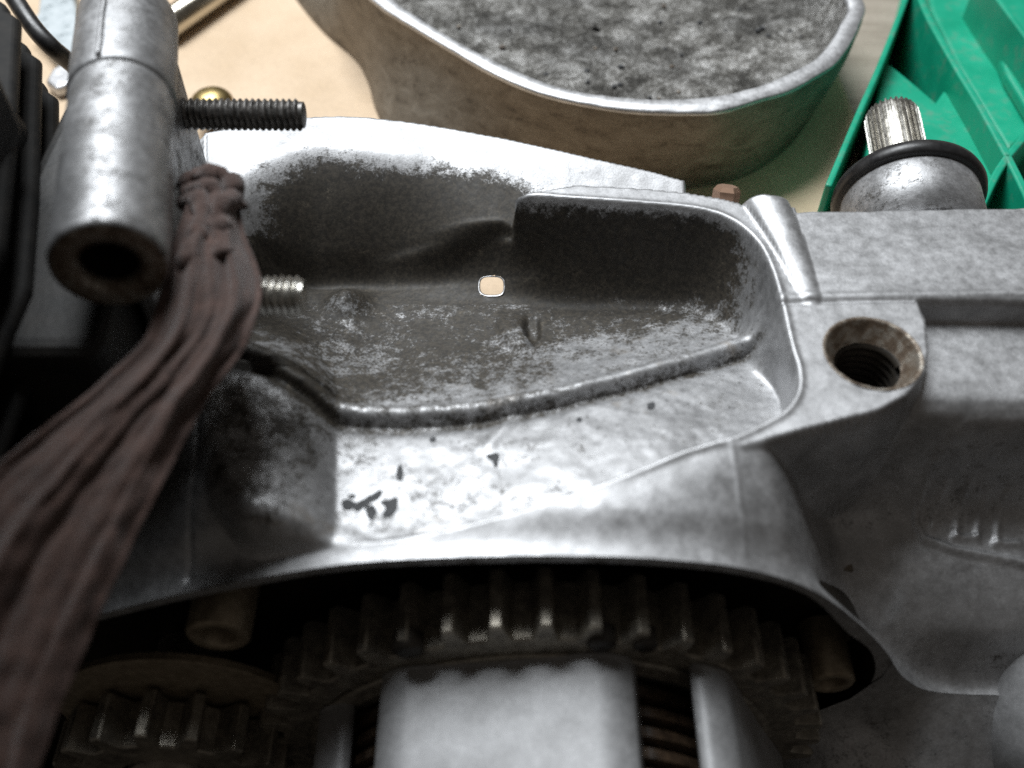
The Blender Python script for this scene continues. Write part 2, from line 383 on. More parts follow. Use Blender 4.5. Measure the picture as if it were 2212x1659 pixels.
hump = -10.5+np.where(dx_ > 0, 12.5*(1-np.exp(-.1*np.clip(dx_, 0, 80))), dx_*2.0)-.10*(Y+20)*(Y < 10)
hump = np.where(Y > 5, hump-(Y-5)*.55, hump)
sm = .7; FL = np.maximum(FL, hump)+sm*np.log1p(np.exp(-np.abs(FL-hump)/sm))
FL = np.where(X < -25, FL, FL)
# cast rib across the floor
rb = catmull(zs([(470, 765, -9), (530, 785, -11), (600, 818, -12), (680, 862, -13), (740, 884, -13), (850, 892, -13), (1000, 886, -13), (1120, 868, -13), (1250, 838, -13), (1450, 784, -15), (1560, 752, -17), (1635, 728, -19)]), 120)
dr = polydist(X, Y, rb, False)
sgn = Y-np.interp(X, rb[np.argsort(rb[:, 0]), 0], rb[np.argsort(rb[:, 0]), 1])
rh = 3.6*np.sqrt(np.clip(1-(dr/3.3)**2, 0, 1))+.8*np.exp(-(dr/4.5)**2)
FL = FL+rh-1.2*np.exp(-((sgn+5)/2.2)**2)*(np.abs(sgn) < 12)
# small web on the lower floor, round boss, notch and gussets on the upper floor
wb = zs([(1055, 960, -10), (1085, 925, -11), (1110, 895, -12)]); dwb = polydist(X, Y, wb, False); FL = FL+.9*np.exp(-(dwb/2.2)**2)
bc = Z(752, 665, -33); rbss = np.hypot(X-bc[0], (Y-bc[1])*.8); FL = FL+6.0*np.exp(-(rbss/6.0)**2)
nb = zs([(1150, 600, -38), (1150, 720, -28)]); dn = polydist(X, Y, nb, False); FL = FL-3.5*(1-sstep(dn, 1.0, 3.2))
gs = zs([(1085, 665, -31), (1118, 735, -27)]); dg = polydist(X, Y, gs, False); FL = FL+2.2*(1-sstep(dg, 1.5, 6.0))
gs = zs([(1300, 560, -42), (1200, 620, -38)]); dg = polydist(X, Y, gs, False); FL = FL+3.0*(1-sstep(dg, 1.0, 4.0))
FL = FL+.22*vnoise(X, Y, 7, 5)+.10*vnoise(X, Y, 2.4, 6)
xr = Z(1115, 412, 0)[0]
rm = (1-sstep(X, xr-8, xr+26))*sstep(X, -92, -62)*(1-k)
ys_ = np.interp(X, [-90, -60, -20, 5, 30], [93, 103, 102, 97, 90])
H = H-rm*(1-.88*sstep(X, xr-48, xr-3))*23.0*np.clip((ys_-Y)/(ys_-76), 0, 1.3)**1.5*(dp > -40)*(Y > 40)
roll = 1-sstep(X, xr-34, xr-2)
fsd = 1-sstep(sgn, -24, -10)
wl = 7.0+sstep(Y, 30, 68)*12-5.6*fsd*sstep(X, -40, -30)
tq = np.clip((dp+.5)/(wl+.5), 0, 1); kk = 1-(1-tq)**2.3; rq = roll*sstep(Y, 50, 70); kk = kk*sstep(dp, -.6-2.0*rq, 1.0+10.0*rq)
def blur(A, s_, ax_):
    n_ = int(3*s_/.6); kx = np.exp(-.5*(np.arange(-n_, n_+1)*.6/s_)**2); kx /= kx.sum()
    Ap = np.pad(A, [(n_, n_) if q == ax_ else (0, 0) for q in range(2)], mode='edge'); o_ = np.zeros_like(A)
    for q, v in enumerate(kx): o_ += v*(Ap[q:q+A.shape[0]] if ax_ == 0 else Ap[:, q:q+A.shape[1]])
    return o_
tipm = sstep(dp, .2, 3.0)*sstep(X, -50, -25)*(1-sstep(X, 30, 60))*sstep(Y, 45, 60)
HM = H*(1-tipm)+blur(H, 15.0, 0)*tipm
H = np.where(dp > -3, HM*(1-kk)+FL*kk, H)
# melt the wall of the scoop into the wall under the rim
HB = blur(H, 9.0, 0)
wb_ = sstep(-H, 1.0, 6)*sstep(X, -45, -22)*(1-sstep(X, 22, 45))*sstep(Y, 45, 58)*sstep(dp, 2, 9)
H = H*(1-wb_)+HB*wb_
# raised thin bead on the rim edge
H = H+.55*np.exp(-((dp+1.0)/.8)**2)*(1-roll)*sstep(Y, -32, -20)
# seams of the two castings
s3 = zs([(1580, 955, 0), (1592, 1050, -5), (1608, 1200, -12)]); d3 = polydist(X, Y, s3, False); H = H+.32*np.exp(-(d3/.42)**2)
s4 = zs([(430, 860, 0), (425, 1000, -4), (415, 1270, -26)]); d4 = polydist(X, Y, s4, False); H = H-.8*np.exp(-((d4-.0)/.7)**2)
s5 = zs([(442, 290, 0), (442, 420, 0)]); d5 = polydist(X, Y, s5, False); H = H-.7*np.exp(-(d5/.6)**2)
# raised maker's tablet with characters worn beyond reading
tb = zs([(1962, 1082, -48), (1966, 1135, -49.5), (1990, 1172, -50.5), (2060, 1195, -51), (2240, 1225, -52), (2420, 1250, -53), (2420, 1060, -48), (2000, 1060, -47)])
dt = polydist(X, Y, tb); H = H+1.3*sstep(dt, -.6, .6)-.9*sstep(dt, 1.4, 2.2)
for (a, b, c, d_) in [(2012, 1100, 2010, 1150), (2060, 1100, 2110, 1100), (2060, 1100, 2062, 1160), (2062, 1160, 2108, 1165), (2110, 1100, 2108, 1165), (2150, 1105, 2200, 1105), (2150, 1105, 2152, 1170), (2152, 1170, 2200, 1175)]:
    q = zs([(a, b, -49), (c, d_, -50.5)]); H = H+.9*np.exp(-(polydist(X, Y, q, False)/.9)**2)
# shallow round dimple
dc = Z(1915, 1275, -54); H = H-1.6*(1-sstep(np.hypot(X-dc[0], Y-dc[1]), 2, 7))
# far outline rolls down
out = np.vstack([zs([(395, 360), (412, 325), (440, 287)], 0), catmull(zs([(440, 286, 0), (540, 266, -1), (650, 253, -1), (760, 250, -2), (900, 264, -3), (1100, 299, -5), (1300, 344, -7), (1400, 366, -8), (1480, 388, -9)]), 60),
                 zs([(1494, 402), (1560, 416), (1602, 431)], -2), catmull(zs([(1606, 428), (1625, 412), (1655, 404), (1695, 404), (1718, 410), (1728, 440)], 2), 14), zs([(2500, 440)], -.5), np.array([[400, 0, 0], [400, -300, 0], [-400, -300, 0], [-400, 60, 0]]), zs([(300, 520)], 0)])
do = polydist(X, Y, out)
edge = sstep(-do, -.4, 2.2)+sstep(-do, 0, 1.5)*.0
drop = np.where(X > 78, 55.0, 9.0)
H = H-edge*drop
H = H+.05*vnoise(X, Y, 3.0, 11)+.06*vnoise(X, Y, 9.0, 12)
# where a sight line lands on the casting
def hit(px_, py_):
    d_ = ray(px_, py_); sr = np.linspace(150, 420, 1400); q = CAM[None]+sr[:, None]*d_[None]
    ix = np.clip(np.round((q[:, 0]+150)/.6).astype(int), 0, len(GX)-1); iy = np.clip(np.round((q[:, 1]-YF)/.6).astype(int), 0, len(GY)-1)
    k_ = np.argmax(q[:, 2] < H[ix, iy]); return q[k_]
# keep / cut
hc = Z(1885, 762, 0); rhole = np.hypot(X-hc[0], Y-hc[1])
dd_ = (Y-CAM[1])*CP-(H-CAM[2])*SP; uu_ = (Y-CAM[1])*SP+(H-CAM[2])*CP
qx = (CX+FPX*X/dd_-1062)/25.0; qy = (CY-FPX*uu_/dd_-618)/19.0
keep = np.ones(X.shape, bool); keep[rhole < 12.2] = False; keep[((np.abs(qx)**3.2+np.abs(qy)**3.2) < 1) & (Y > 40)] = False
keep[do < -3.0] = False
# grime amount: old oil plus painted shade on the upper pocket floor and far wall, thin elsewhere
gr_shade = np.zeros(X.shape)
inp = sstep(dp, -1, 4)
upper = sstep(sgn, -2, 8)
patch = .5+.5*vnoise(X, Y, 16, 21)+.35*vnoise(X, Y, 6, 22)
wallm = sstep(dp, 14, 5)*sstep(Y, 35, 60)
inw = sstep(dp, -.2, .9)
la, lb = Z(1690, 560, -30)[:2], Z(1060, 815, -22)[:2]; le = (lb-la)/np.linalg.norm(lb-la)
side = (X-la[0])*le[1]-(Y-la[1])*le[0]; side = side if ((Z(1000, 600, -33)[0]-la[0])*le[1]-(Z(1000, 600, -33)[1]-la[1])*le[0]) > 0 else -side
dirt_and_shade = sstep(side+4*vnoise(X, Y, 9, 31), -14, 10)  # diagonal cast-shadow edge painted in, mixed with real dirt
gr_shade += inp*upper*(.20+.22*patch+.30*dirt_and_shade)
gr_shade += np.exp(-(dr/3.2)**2)*inp*.22*(1-sstep(X, 0, 45))
gr_shade += inw*wallm*(.34+.15*dirt_and_shade)  # oil on the far wall, deepened to paint in its shade
gr_shade += inp*(1-upper)*(.10+.17*patch)
gr_shade += inp*np.exp(-((sgn+5)/2.2)**2)*.36  # dirt and painted shade along the near foot of the rib
gr_shade += sstep((ys_-Y)/(ys_-76)+.05*vnoise(X, Y, 13, 41), -.05, .62)*rm*1.0*(Y > 60)  # soot on the roll-off slope, with its shade painted in
gr_shade += (1-inp)*(.0+.08*patch)
gr_shade += wr*(dpl < 0)*(1-sstep(Y, -6, 3))*(.07+.10*patch)*(1-sstep(X, -20, 60)*0)
gr_shade += inp*(1-sstep(X, -50, -44))*(1-upper)*.26  # painted shade on the speckled hump face turned from the window
idx = -np.ones(X.shape, int); used = np.zeros(X.shape, bool)
qk = keep[:-1, :-1] & keep[1:, :-1] & keep[1:, 1:] & keep[:-1, 1:]
for a, b in ((0, 0), (1, 0), (1, 1), (0, 1)):
    used[a:a+qk.shape[0], b:b+qk.shape[1]] |= qk
idx[used] = np.arange(used.sum())
ii, jj = np.nonzero(qk)
FF = np.stack([idx[ii, jj], idx[ii+1, jj], idx[ii+1, jj+1], idx[ii, jj+1]], 1)
VV = np.stack([X[used], Y[used], H[used]], 1)
case = thing('engine_crankcase', 'bare grey aluminium engine crankcase with an open dirty pocket', 'crankcase', (0, 0, GROUND))
top = mesh('upper_casting', VV, FF, 'cast_aluminium', case, attrs={'grime_shade': gr_shade[used], 'speck': inp[used]})

# thin front lip face, opening wall and flange face of the gear chamber
ap = [(-176, -200), (-178, -150), (-170, -110), (-160, -84)]+[(p[0], p[2]-3.0) for p in lipp[:-1]]+[(86, -43), (95, -54), (100, -68), (100, -84), (94, -104), (84, -130), (70, -165), (60, -200)]
arc = catmull(np.array(ap, float), 220); n = len(arc); Vv = []
for (x, z) in arc:
    for y in (YF-.05, YF+.8, -41, -34, -26): Vv.append((x, y, z+(.25 if y < YF else -.28*(y-YF))))
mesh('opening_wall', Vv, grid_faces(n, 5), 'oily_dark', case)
xs_ = np.linspace(-200, 188, 160)
cont = [(-230, -200), (-230, float(lipf(-200)))]+[(x, float(lipf(x))-.05) for x in xs_]+[(188, -200)]+[tuple(p) for p in arc[::-1]]
Vv = [(x, YF-.02, z) for x, z in cont]
o = mesh('flange_face', Vv, [tuple(range(len(Vv)))], 'cast_aluminium', case, smooth=False, attrs={'grime_shade': [.30]*len(Vv)})
Vv = []
for i in range(40):
    u = i/39
    for j in range(40):
        v = j/39; zl = -70-120*v; xl = float(np.interp(-zl, [-200, 64, 80, 104, 130, 165, 200], [103, 103, 102.5, 97, 87, 73, 63]))
        fo = float(sstep(u, -.04, .32)); x = xl+(188-xl)*u; z = float(lipf(x))-v*(118-40*fo)-8*fo*v*v
        Vv.append((x, YF-.12-62*v*fo, z))
mesh('flank', Vv, grid_faces(40, 40), 'cast_aluminium', case, attrs={'grime_shade': [.22]*1600, 'speck': [0.0]*1600})
# dark back wall of the gear chamber
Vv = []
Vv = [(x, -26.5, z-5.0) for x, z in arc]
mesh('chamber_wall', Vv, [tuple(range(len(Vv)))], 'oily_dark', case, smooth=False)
V, F = prism([(-190, -24), (95, -24), (95, 58), (-190, 58)], GROUND+.1, -52)
fixnormals(mesh('lower_casting', V, F, 'cover_wall', case, smooth=False))
V, F = prism([(95, -30), (188, -30), (188, 58), (95, 58)], GROUND+.1, -72)
fixnormals(mesh('lower_casting', V, F, 'cover_wall', case, smooth=False))
# bulging boss at the right of the gear chamber
b0 = YP(2400, 1650, -62)
V, F = lathe([(0, 0), (.8, 12), (3.5, 20), (8, 27), (15, 32), (26, 35), (40, 36)], b0+np.array((0, -14, 0)), (0, 1, -.02), 48)
mesh('bearing_boss', V, F, 'drum_aluminium', case)
# drain hole wall
ih = lambda x, y: H[int(np.clip(round((x+150)/.6), 0, len(GX)-1)), int(np.clip(round((y-YF)/.6), 0, len(GY)-1))]
Vv = []
for k2 in range(32):
    a = 2*math.pi*k2/32; c_, s_ = math.cos(a), math.sin(a); rr = 1/((abs(c_)**3.2+abs(s_)**3.2)**(1/3.2))
    w0 = hit(1062+29*rr*c_, 618+22.5*rr*s_); w1 = hit(1062+26.5*rr*c_, 618+20.5*rr*s_); bk = np.array((0, .62, -.55))
    for p_ in (w0+np.array((0, -.15, .2)), w1+np.array((0, -.25, .35)), w1*.97+np.array(hit(1062, 618))*.03+bk*.4, w1*.94+np.array(hit(1062, 618))*.06+bk*4.0): Vv.append(p_)
mesh('drain_hole', Vv, grid_faces(32, 4, wrapu=True), 'clean_aluminium', case)
# threaded hole: countersink and thread turns
prof = [(.25, 12.9), (.35, 12.3), (-.2, 11.8), (-5.2, 9.2), (-5.6, 8.7)]
V, F = lathe(prof, hc+np.array((0, 0, 0)), (0, 0, 1), 56)
V = [np.array(v)+np.array((0, 0, .35*mnoise.noise(Vector(v)*.5))) for v in V]
cs = mesh('countersink', V, F, 'rusty_metal', case); cs['label'] = 'rusty countersunk mouth of the threaded hole'
nt, per = 44, 9
Vv = []
for i in range(nt*per+1):
    a = 2*math.pi*i/nt; z0 = -5.0-2.6*i/nt
    for (dz, r) in ((.0, 8.9), (-.9, 7.7), (-1.5, 7.7), (-2.6, 8.9)): Vv.append((hc[0]+r*math.cos(a), hc[1]+r*math.sin(a), z0+dz))
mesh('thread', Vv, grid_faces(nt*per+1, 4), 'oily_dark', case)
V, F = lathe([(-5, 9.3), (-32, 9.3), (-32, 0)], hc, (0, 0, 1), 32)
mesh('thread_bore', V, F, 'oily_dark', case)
# dowels in the chamber
for (px_, py_, yy, ro, ri, ln) in ((470, 1377, -49, 8.2, 4.6, 20), (1797, 1478, -47, 6.6, 3.6, 18)):
    c0 = YP(px_, py_, yy)
    V, F = lathe([(6, ri*.9), (0.6, ri), (0, ri+.6), (0, ro-.8), (.8, ro), (ln, ro)], c0, (0, 1, 0), 40)
    mesh('dowel_sleeve', V, F, 'dowel_steel', case)
# flakes of burnt oil on the lower floor
def flake(pl):
    pl = catmull(np.array(pl, float), 5*len(pl), True); n_ = len(pl)
    pl = pl+np.array([[2.2*mnoise.noise(Vector((x*.13, y*.13, 1))), 2.2*mnoise.noise(Vector((x*.13, y*.13, 7)))] for x, y in pl])
    W = [hit(x, y) for x, y in pl]
    Vv = [(a, b, c+.22) for a, b, c in W]+[(a, b, c-.6) for a, b, c in W]
    Fv = [tuple(range(n_))]+[(i, n_+i, n_+(i+1) % n_, (i+1) % n_) for i in range(n_)]
    fixnormals(mesh('oil_flake', Vv, Fv, 'dirt', case, smooth=False))
flake([(1050, 983), (1076, 979), (1077, 1000), (1070, 1010), (1063, 996), (1055, 992)])
flake([(860, 1008), (868, 1005), (872, 1020), (868, 1038), (858, 1036), (857, 1020)])
flake([(738, 1082), (752, 1078), (768, 1086), (770, 1096), (752, 1102), (740, 1098)])
flake([(766, 1090), (790, 1076), (812, 1062), (826, 1060), (820, 1076), (800, 1088), (782, 1100), (768, 1104)])
flake([(790, 1096), (808, 1092), (814, 1106), (806, 1124), (794, 1118)])
flake([(820, 1084), (838, 1080), (856, 1074), (860, 1092), (852, 1110), (836, 1118), (824, 1112), (832, 1098)])
flake([(752, 1070), (764, 1068), (768, 1074), (758, 1077)])
flake([(1398, 873), (1412, 869), (1414, 880), (1402, 884)])
flake([(928, 948), (938, 944), (941, 952), (932, 956)]); flake([(1245, 905), (1254, 901), (1257, 908), (1249, 912)])
# copper-coloured bolt end behind the rim
c0 = Z(1576, 421, -1); V, F = lathe([(-14, 4.2), (0, 4.2), (1.4, 3.2), (1.4, 0)], c0+np.array((0, 4, -1.5)), (.1, .5, 1), 6)
mesh('bolt_end', V, F, 'copper_bolt', case, smooth=False)

# ------------------------------------------------------------------ gear train
def gear(N, rt, rr, y0, y1, ri, bev=.5):
    prof = []
    for i in range(N):
        a0 = 2*math.pi*i/N; p = 2*math.pi/N
        for f_, r in ((-.30, rr), (-.22, rr+.25*(rt-rr)), (-.13, rt-.5), (-.09, rt), (.09, rt), (.13, rt-.5), (.22, rr+.25*(rt-rr)), (.30, rr)):
            prof.append((a0+f_*p, r))
    n_ = len(prof); Vv = []
    for (y, dr_) in ((y1, -bev), (y1-.6, 0), (y0+.6, 0), (y0, -bev)):
        for (a, r) in prof: Vv.append((math.sin(a)*(r+dr_), y, math.cos(a)*(r+dr_)))
    for (a, r) in prof: Vv.append((math.sin(a)*ri, y0, math.cos(a)*ri))
    Fv = []
    for l_ in range(4):
        for k_ in range(n_):
            m2 = (k_+1) % n_; Fv.append((l_*n_+k_, l_*n_+m2, (l_+1)*n_+m2, (l_+1)*n_+k_))
    return np.array(Vv), Fv
gt = YP(1180, 1352, -56); GC = np.array((gt[0], 0, gt[2]-82.0)); RT = 82.0
clutch = thing('clutch_basket', 'oily clutch drum with slotted grey fingers behind a large toothed gear ring', 'clutch', (GC[0], -40, GROUND))
V, F = gear(43, RT, RT-7.0, -56, -40, 58)
V = V+GC; o = mesh('gear_ring', V, F, 'gear_steel', clutch, auto=30)
RD = RT-18.5
slots = [(-56, -36), (17, 33), (100, 115), (172, 187), (244, 259)]
def finger(a0, a1):
    aa = np.radians(np.linspace(a0, a1, 48)); Vv = []
    yy = [-54, -55.5, -58, -62, -70, -80, -92, -98]
    for a in aa:
        for q, y in enumerate(yy):
            e_ = min(a-aa[0], aa[-1]-a)*RD
            mid_ = (aa[0]+aa[-1])/2; r = (RD-3.2)/math.cos(a-mid_)-.75*max(0, 5.0-e_)-(1.2*(1-min(e_/1.2, 1))**2)+(.8 if q == 0 else 0)+.15*mnoise.noise(Vector((a*9, y*.1, 0)))
            Vv.append((GC[0]+math.sin(a)*r, y, GC[2]+math.cos(a)*r))
    o = mesh('finger', Vv, grid_faces(48, len(yy)), 'drum_aluminium', clutch); solid(o, 5.0, 0); o.modifiers['solid'].offset = -1
    fixdir = o
    return o
for q in range(5):
    a0 = slots[q-1][1] if q else slots[4][1]-360; a1 = slots[q][0]
    finger(a0, a1)
# drum web ring behind the fingers
V, F = lathe([(-55.0, 58), (-55.6, RD+3), (-56.4, RD+4.5), (-56.6, RD+2), (-57.4, RD-1)], GC, (0, 1, 0), 96)
mesh('drum_shoulder', V, F, 'gear_steel', clutch)
for q, y in enumerate(np.arange(-60, -98, -5.2)):
    V, F = lathe([(y+1.6, 40), (y+1.6, RD-4.2), (y+1.2, RD-3.6), (y-1.2, RD-3.6), (y-1.6, RD-4.2), (y-1.6, 40)], GC, (0, 1, 0), 72)
    mesh('friction_plate', V, F, 'friction_plate', clutch, auto=40)
V, F = lathe([(-55, RD-9), (-97, RD-9)], GC, (0, 1, 0), 48); mesh('inner_hub', V, F, 'gear_steel', clutch)
# rivets on the gear face
for (px_, py_, rr_) in ((880, 1412, 4.0), (1300, 1398, 3.6), (1395, 1402, 3.0)):
    c0 = YP(px_, py_, -57.5)
    V, F = lathe([(0, 0), (0, rr_*.7), (.7, rr_), (5, rr_)], c0, (0, 1, 0), 20); mesh('rivet', V, F, 'oily_dark', clutch)
# crank pinion
pc = YP(300, 1590, -66); PR = 32.0; PC = np.array((pc[0], 0, pc[2]-PR))
pin = thing('pinion_gear', 'small dark pinion gear with a thin thrust washer under the draped rag', 'gear', (PC[0], -50, GROUND))
V, F = gear(15, PR, PR-7.5, -66, -53, 14); mesh('toothed_wheel', V+PC, F, 'gear_steel', pin, auto=30)
for k_ in range(15):              # worn bright end faces of the teeth
    a = 2*math.pi*k_/15
wt = YP(335, 1413, -50); 
V, F = lathe([(-49, 10), (-49, 35.2), (-49.4, 36), (-51.4, 36), (-51.8, 35.2), (-51.8, 10)], np.array((wt[0], 0, wt[2]-36)), (0, 1, 0), 72)
mesh('thrust_washer', V, F, 'dowel_steel', pin, auto=40)
V, F = lathe([(-20, 12), (-70, 12), (-71, 11), (-71, 0)], PC, (0, 1, 0), 32); mesh('shaft', V, F, 'gear_steel', pin)

# ------------------------------------------------------------------ shift shaft with seal
sb = Z(1962, 395, -14); ax = np.array((.07, 1, .12)); ax /= np.linalg.norm(ax)
hubc = YP(1960, 425, 103)-ax*22
shaft = thing('splined_shaft', 'short worn splined steel shaft end with black oil seal beside the green crate', 'shaft', (hubc[0], 90, TABLE))
V, F = lathe([(-4, 0), (-4, 22.5), (19, 22.5), (20, 21.8), (20, 8)], hubc, ax, 64); mesh('hub', V, F, 'worn_aluminium', shaft)
V, F = lathe([(18.5, 20), (18.5, 23.6), (19.3, 24.6), (21.5, 25.0), (23.6, 24.4), (24.6, 23), (25, 21), (24.2, 20), (24, 17), (25.6, 16.2), (26.0, 13)], hubc, ax, 80)
mesh('oil_seal', V, F, 'black_rubber', shaft)
V, F = lathe([(25, 14.2), (27.2, 14.4), (27.8, 13.6), (28, 12.4), (29.2, 12.6), (29.8, 11.8), (30, 8)], hubc, ax, 64); mesh('seal_lip', V, F, 'black_rubber', shaft)
a_, x_, y_ = frame(ax); ns = 30; Vv = []; hs = [24, 36, 40, 41.4, 43.6, 45, 52, 60, 62.0]
prof = []
for i in range(ns):
    for f_, r in ((-.28, 8.4), (-.16, 9.5), (.16, 9.5), (.28, 8.4)): prof.append((2*math.pi*(i+f_)/ns, r))
for h in hs:
    sc_ = .93 if h == 62.0 else 1.0
    for (t_, r) in prof:
        cut = 1.0
        Vv.append(hubc+a_*h+(x_*math.cos(t_)+y_*math.sin(t_))*r*sc_*cut)
n_ = len(prof); Fv = [(i*n_+k_, i*n_+(k_+1) % n_, (i+1)*n_+(k_+1) % n_, (i+1)*n_+k_) for i in range(len(hs)-1) for k_ in range(n_)]
Fv.append(tuple((len(hs)-1)*n_+k_ for k_ in range(n_)))
mesh('spline', Vv, Fv, 'plated_steel', shaft, auto=25)

# ------------------------------------------------------------------ cylinder with intake flange, studs and lug tube
cyl = thing('engine_cylinder', 'dark engine cylinder block with a silver lug tube at the left edge', 'cylinder block', (-150, 20, -60))
def bar(name, p, q, size, mat, parent, bv=1.5):
    V, F = prism([(p[0], p[1]), (q[0], p[1]), (q[0], q[1]), (p[0], q[1])], p[2], q[2])
    o = fixnormals(mesh(name, V, F, mat, parent, smooth=False)); bevel(o, bv); return o
bar('barrel', (-230, -80, -60), (-130, 66, 40), 0, 'black_paint', cyl, 6)
for q, z in enumerate(range(0, 190, 13)):
    yb = 112 if q < 4 else 62; ex = lambda y: (-113 if q < 4 else -114)-.29*(max(y, 8)-8)+1.0*math.sin(q*1.3)
    pl = [(-250, -84), (ex(-84)-8, -84), (ex(-74), -74)]+[(ex(y), y) for y in np.linspace(-60, yb-12, 6)]+[(ex(yb)-12+12*math.cos(a), yb-12+12*math.sin(a)) for a in np.linspace(.3, math.pi/2, 7)]+[(-250, yb)]
    V, F = prism(pl, z, z+5); o = fixnormals(mesh('cooling_fin', V, F, 'fin_black', cyl, smooth=False)); bevel(o, 2.4, 5)
bar('barrel', (-230, -78, 40), (-123, 50, 190), 0, 'black_paint', cyl, 4)
# intake block and flange
def quad(name, pts, z0, z1, mat, bv=1.5):
    V, F = prism(pts, z0, z1); o = fixnormals(mesh(name, V, F, mat, cyl, smooth=False)); bevel(o, bv); return o
quad('intake_block', [(-128, -14), (-92, -14), (-100, 92), (-128, 92)], -4, 28, 'black_paint', 4)
quad('intake_flange', [(-92, 10), (-87, 10), (-94, 88), (-99, 88)], -3, 40, 'worn_aluminium', 1.5)
# lug tube
t0 = np.array(Z(236, 575, 45)); t1 = np.array(Z(278, 40, 47)); ta = t1-t0; TL = np.linalg.norm(ta); R0 = 12.6
prof = [(26, 6.3), (1.4, 6.6), (.2, 8.0), (0, 9.0), (0, R0-1.0), (.4, R0-.3), (1.2, R0)]+[(h, R0+.02*h*0) for h in np.linspace(4, TL*.60, 8)]
V, F = lathe(prof, t0, ta, 64); mesh('lug_tube', V, F, 'worn_aluminium', cyl)
V, F = lathe([(2.5, 6.25), (.5, 6.5), (-.1, 7.8), (-.22, 9.0), (-.22, R0-1.3), (-.02, R0-.75)], t0, ta, 64); mesh('tube_mouth', V, F, 'rusty_metal', cyl)
V, F = lathe([(0, 6.5), (3, 6.4), (24, 6.4), (24, 0)], t0+ta/TL*1.5, ta, 40); mesh('lug_bore', V, F, 'oily_dark', cyl)
h0 = TL*.605
prof = [(h0-.3, R0-.6), (h0, R0+.1), (h0+.8, R0+.55)]+[(h, R0+.6) for h in np.linspace(h0+4, TL-4, 6)]
prof += [(TL-4+R0*math.sin(a)*.95, (R0+.6)*math.cos(a)) for a in np.linspace(.15, math.pi/2, 10)]
V, F = lathe(prof, t0, ta, 72)
a_, x_, y_ = frame(ta); V2 = []
for v in V:
    d_ = np.array(v)-t0; h = d_@a_; dd = d_-a_*h; r = np.linalg.norm(dd)
    ang = math.atan2(dd@y_, dd@x_) if r > 1e-6 else 0
    V2.append(v)
mesh('lug_cap', V2, F, 'grimy_aluminium', cyl)
# parting line of the cap
pp = [t0+a_*h+np.array((-.02*R0+.0, 0, 0))+np.array((0, 0, 1))*0+((np.array((-.12, -.05, .99))/np.linalg.norm((-.12, -.05, .99)))*(R0+.75)) for h in np.linspace(h0+1, TL-6, 18)]
pp += [t0+a_*(TL-4+R0*.95*math.sin(a))+np.array((-.12, 0, .99))*(R0+.7)*math.cos(a) for a in np.linspace(.1, 1.3, 10)]
pp = [p+np.array((.35*mnoise.noise(Vector(p)*.3), 0, 0)) for p in pp]
V, F = sweep(pp, .75, 8); mesh('parting_line', V, F, 'grimy_aluminium', cyl)
# web joining tube and flange
quad('tube_web', [(-104, 12), (-89, 12), (-96, 86), (-118, 88)], 30, 41, 'worn_aluminium', 2)
# studs
def stud(p0, p1, r):
    p0 = np.array(p0); p1 = np.array(p1); L = np.linalg.norm(p1-p0); a, x, y = frame(p1-p0)
    s = thing('threaded_stud', '', 'stud', p0, 'studs of the intake flange'); nt_ = 28; pitch = 1.75; Vv = []
    n_turn = int((L-.5)/pitch); N_ = n_turn*nt_
    for i in range(N_+1):
        t_ = 2*math.pi*i/nt_; h = 2+pitch*i/nt_*1.0-pitch
        for (dh_, rr_) in ((0, r-.75), (.28, r-.55), (.7, r), (.95, r), (1.4, r-.55), (pitch, r-.75)):
            hh = min(max(h+dh_, 0), L); taper = 1 if hh < L-1.2 else 1-.14*(hh-L+1.2)
            Vv.append(p0+a*hh+(x*math.cos(t_)+y*math.sin(t_))*rr_*taper)
    return s, Vv, grid_faces(N_+1, 6), p0, a, L, r
for (pa_, pb_, r, mat, lab) in ((Z(392, 246, 25), Z(657, 248, 25), 4.5, 'thread_steel', 'long dark threaded stud pointing right above the bright shelf'),
                           (Z(520, 640, 25), Z(658, 641, 25), 4.9, 'plated_steel', 'short bright threaded stud poking out from behind the rag')):
    s, Vv, Fv, p0, a, L, r = stud(pa_, pb_, r); s['label'] = lab
    mesh('thread', Vv, Fv, mat, s)
    V, F = lathe([(-6, r-.7), (L-.1, r-.8), (L, r-1.0), (L, 0)], p0, a, 28); mesh('core', V, F, mat, s, auto=40)

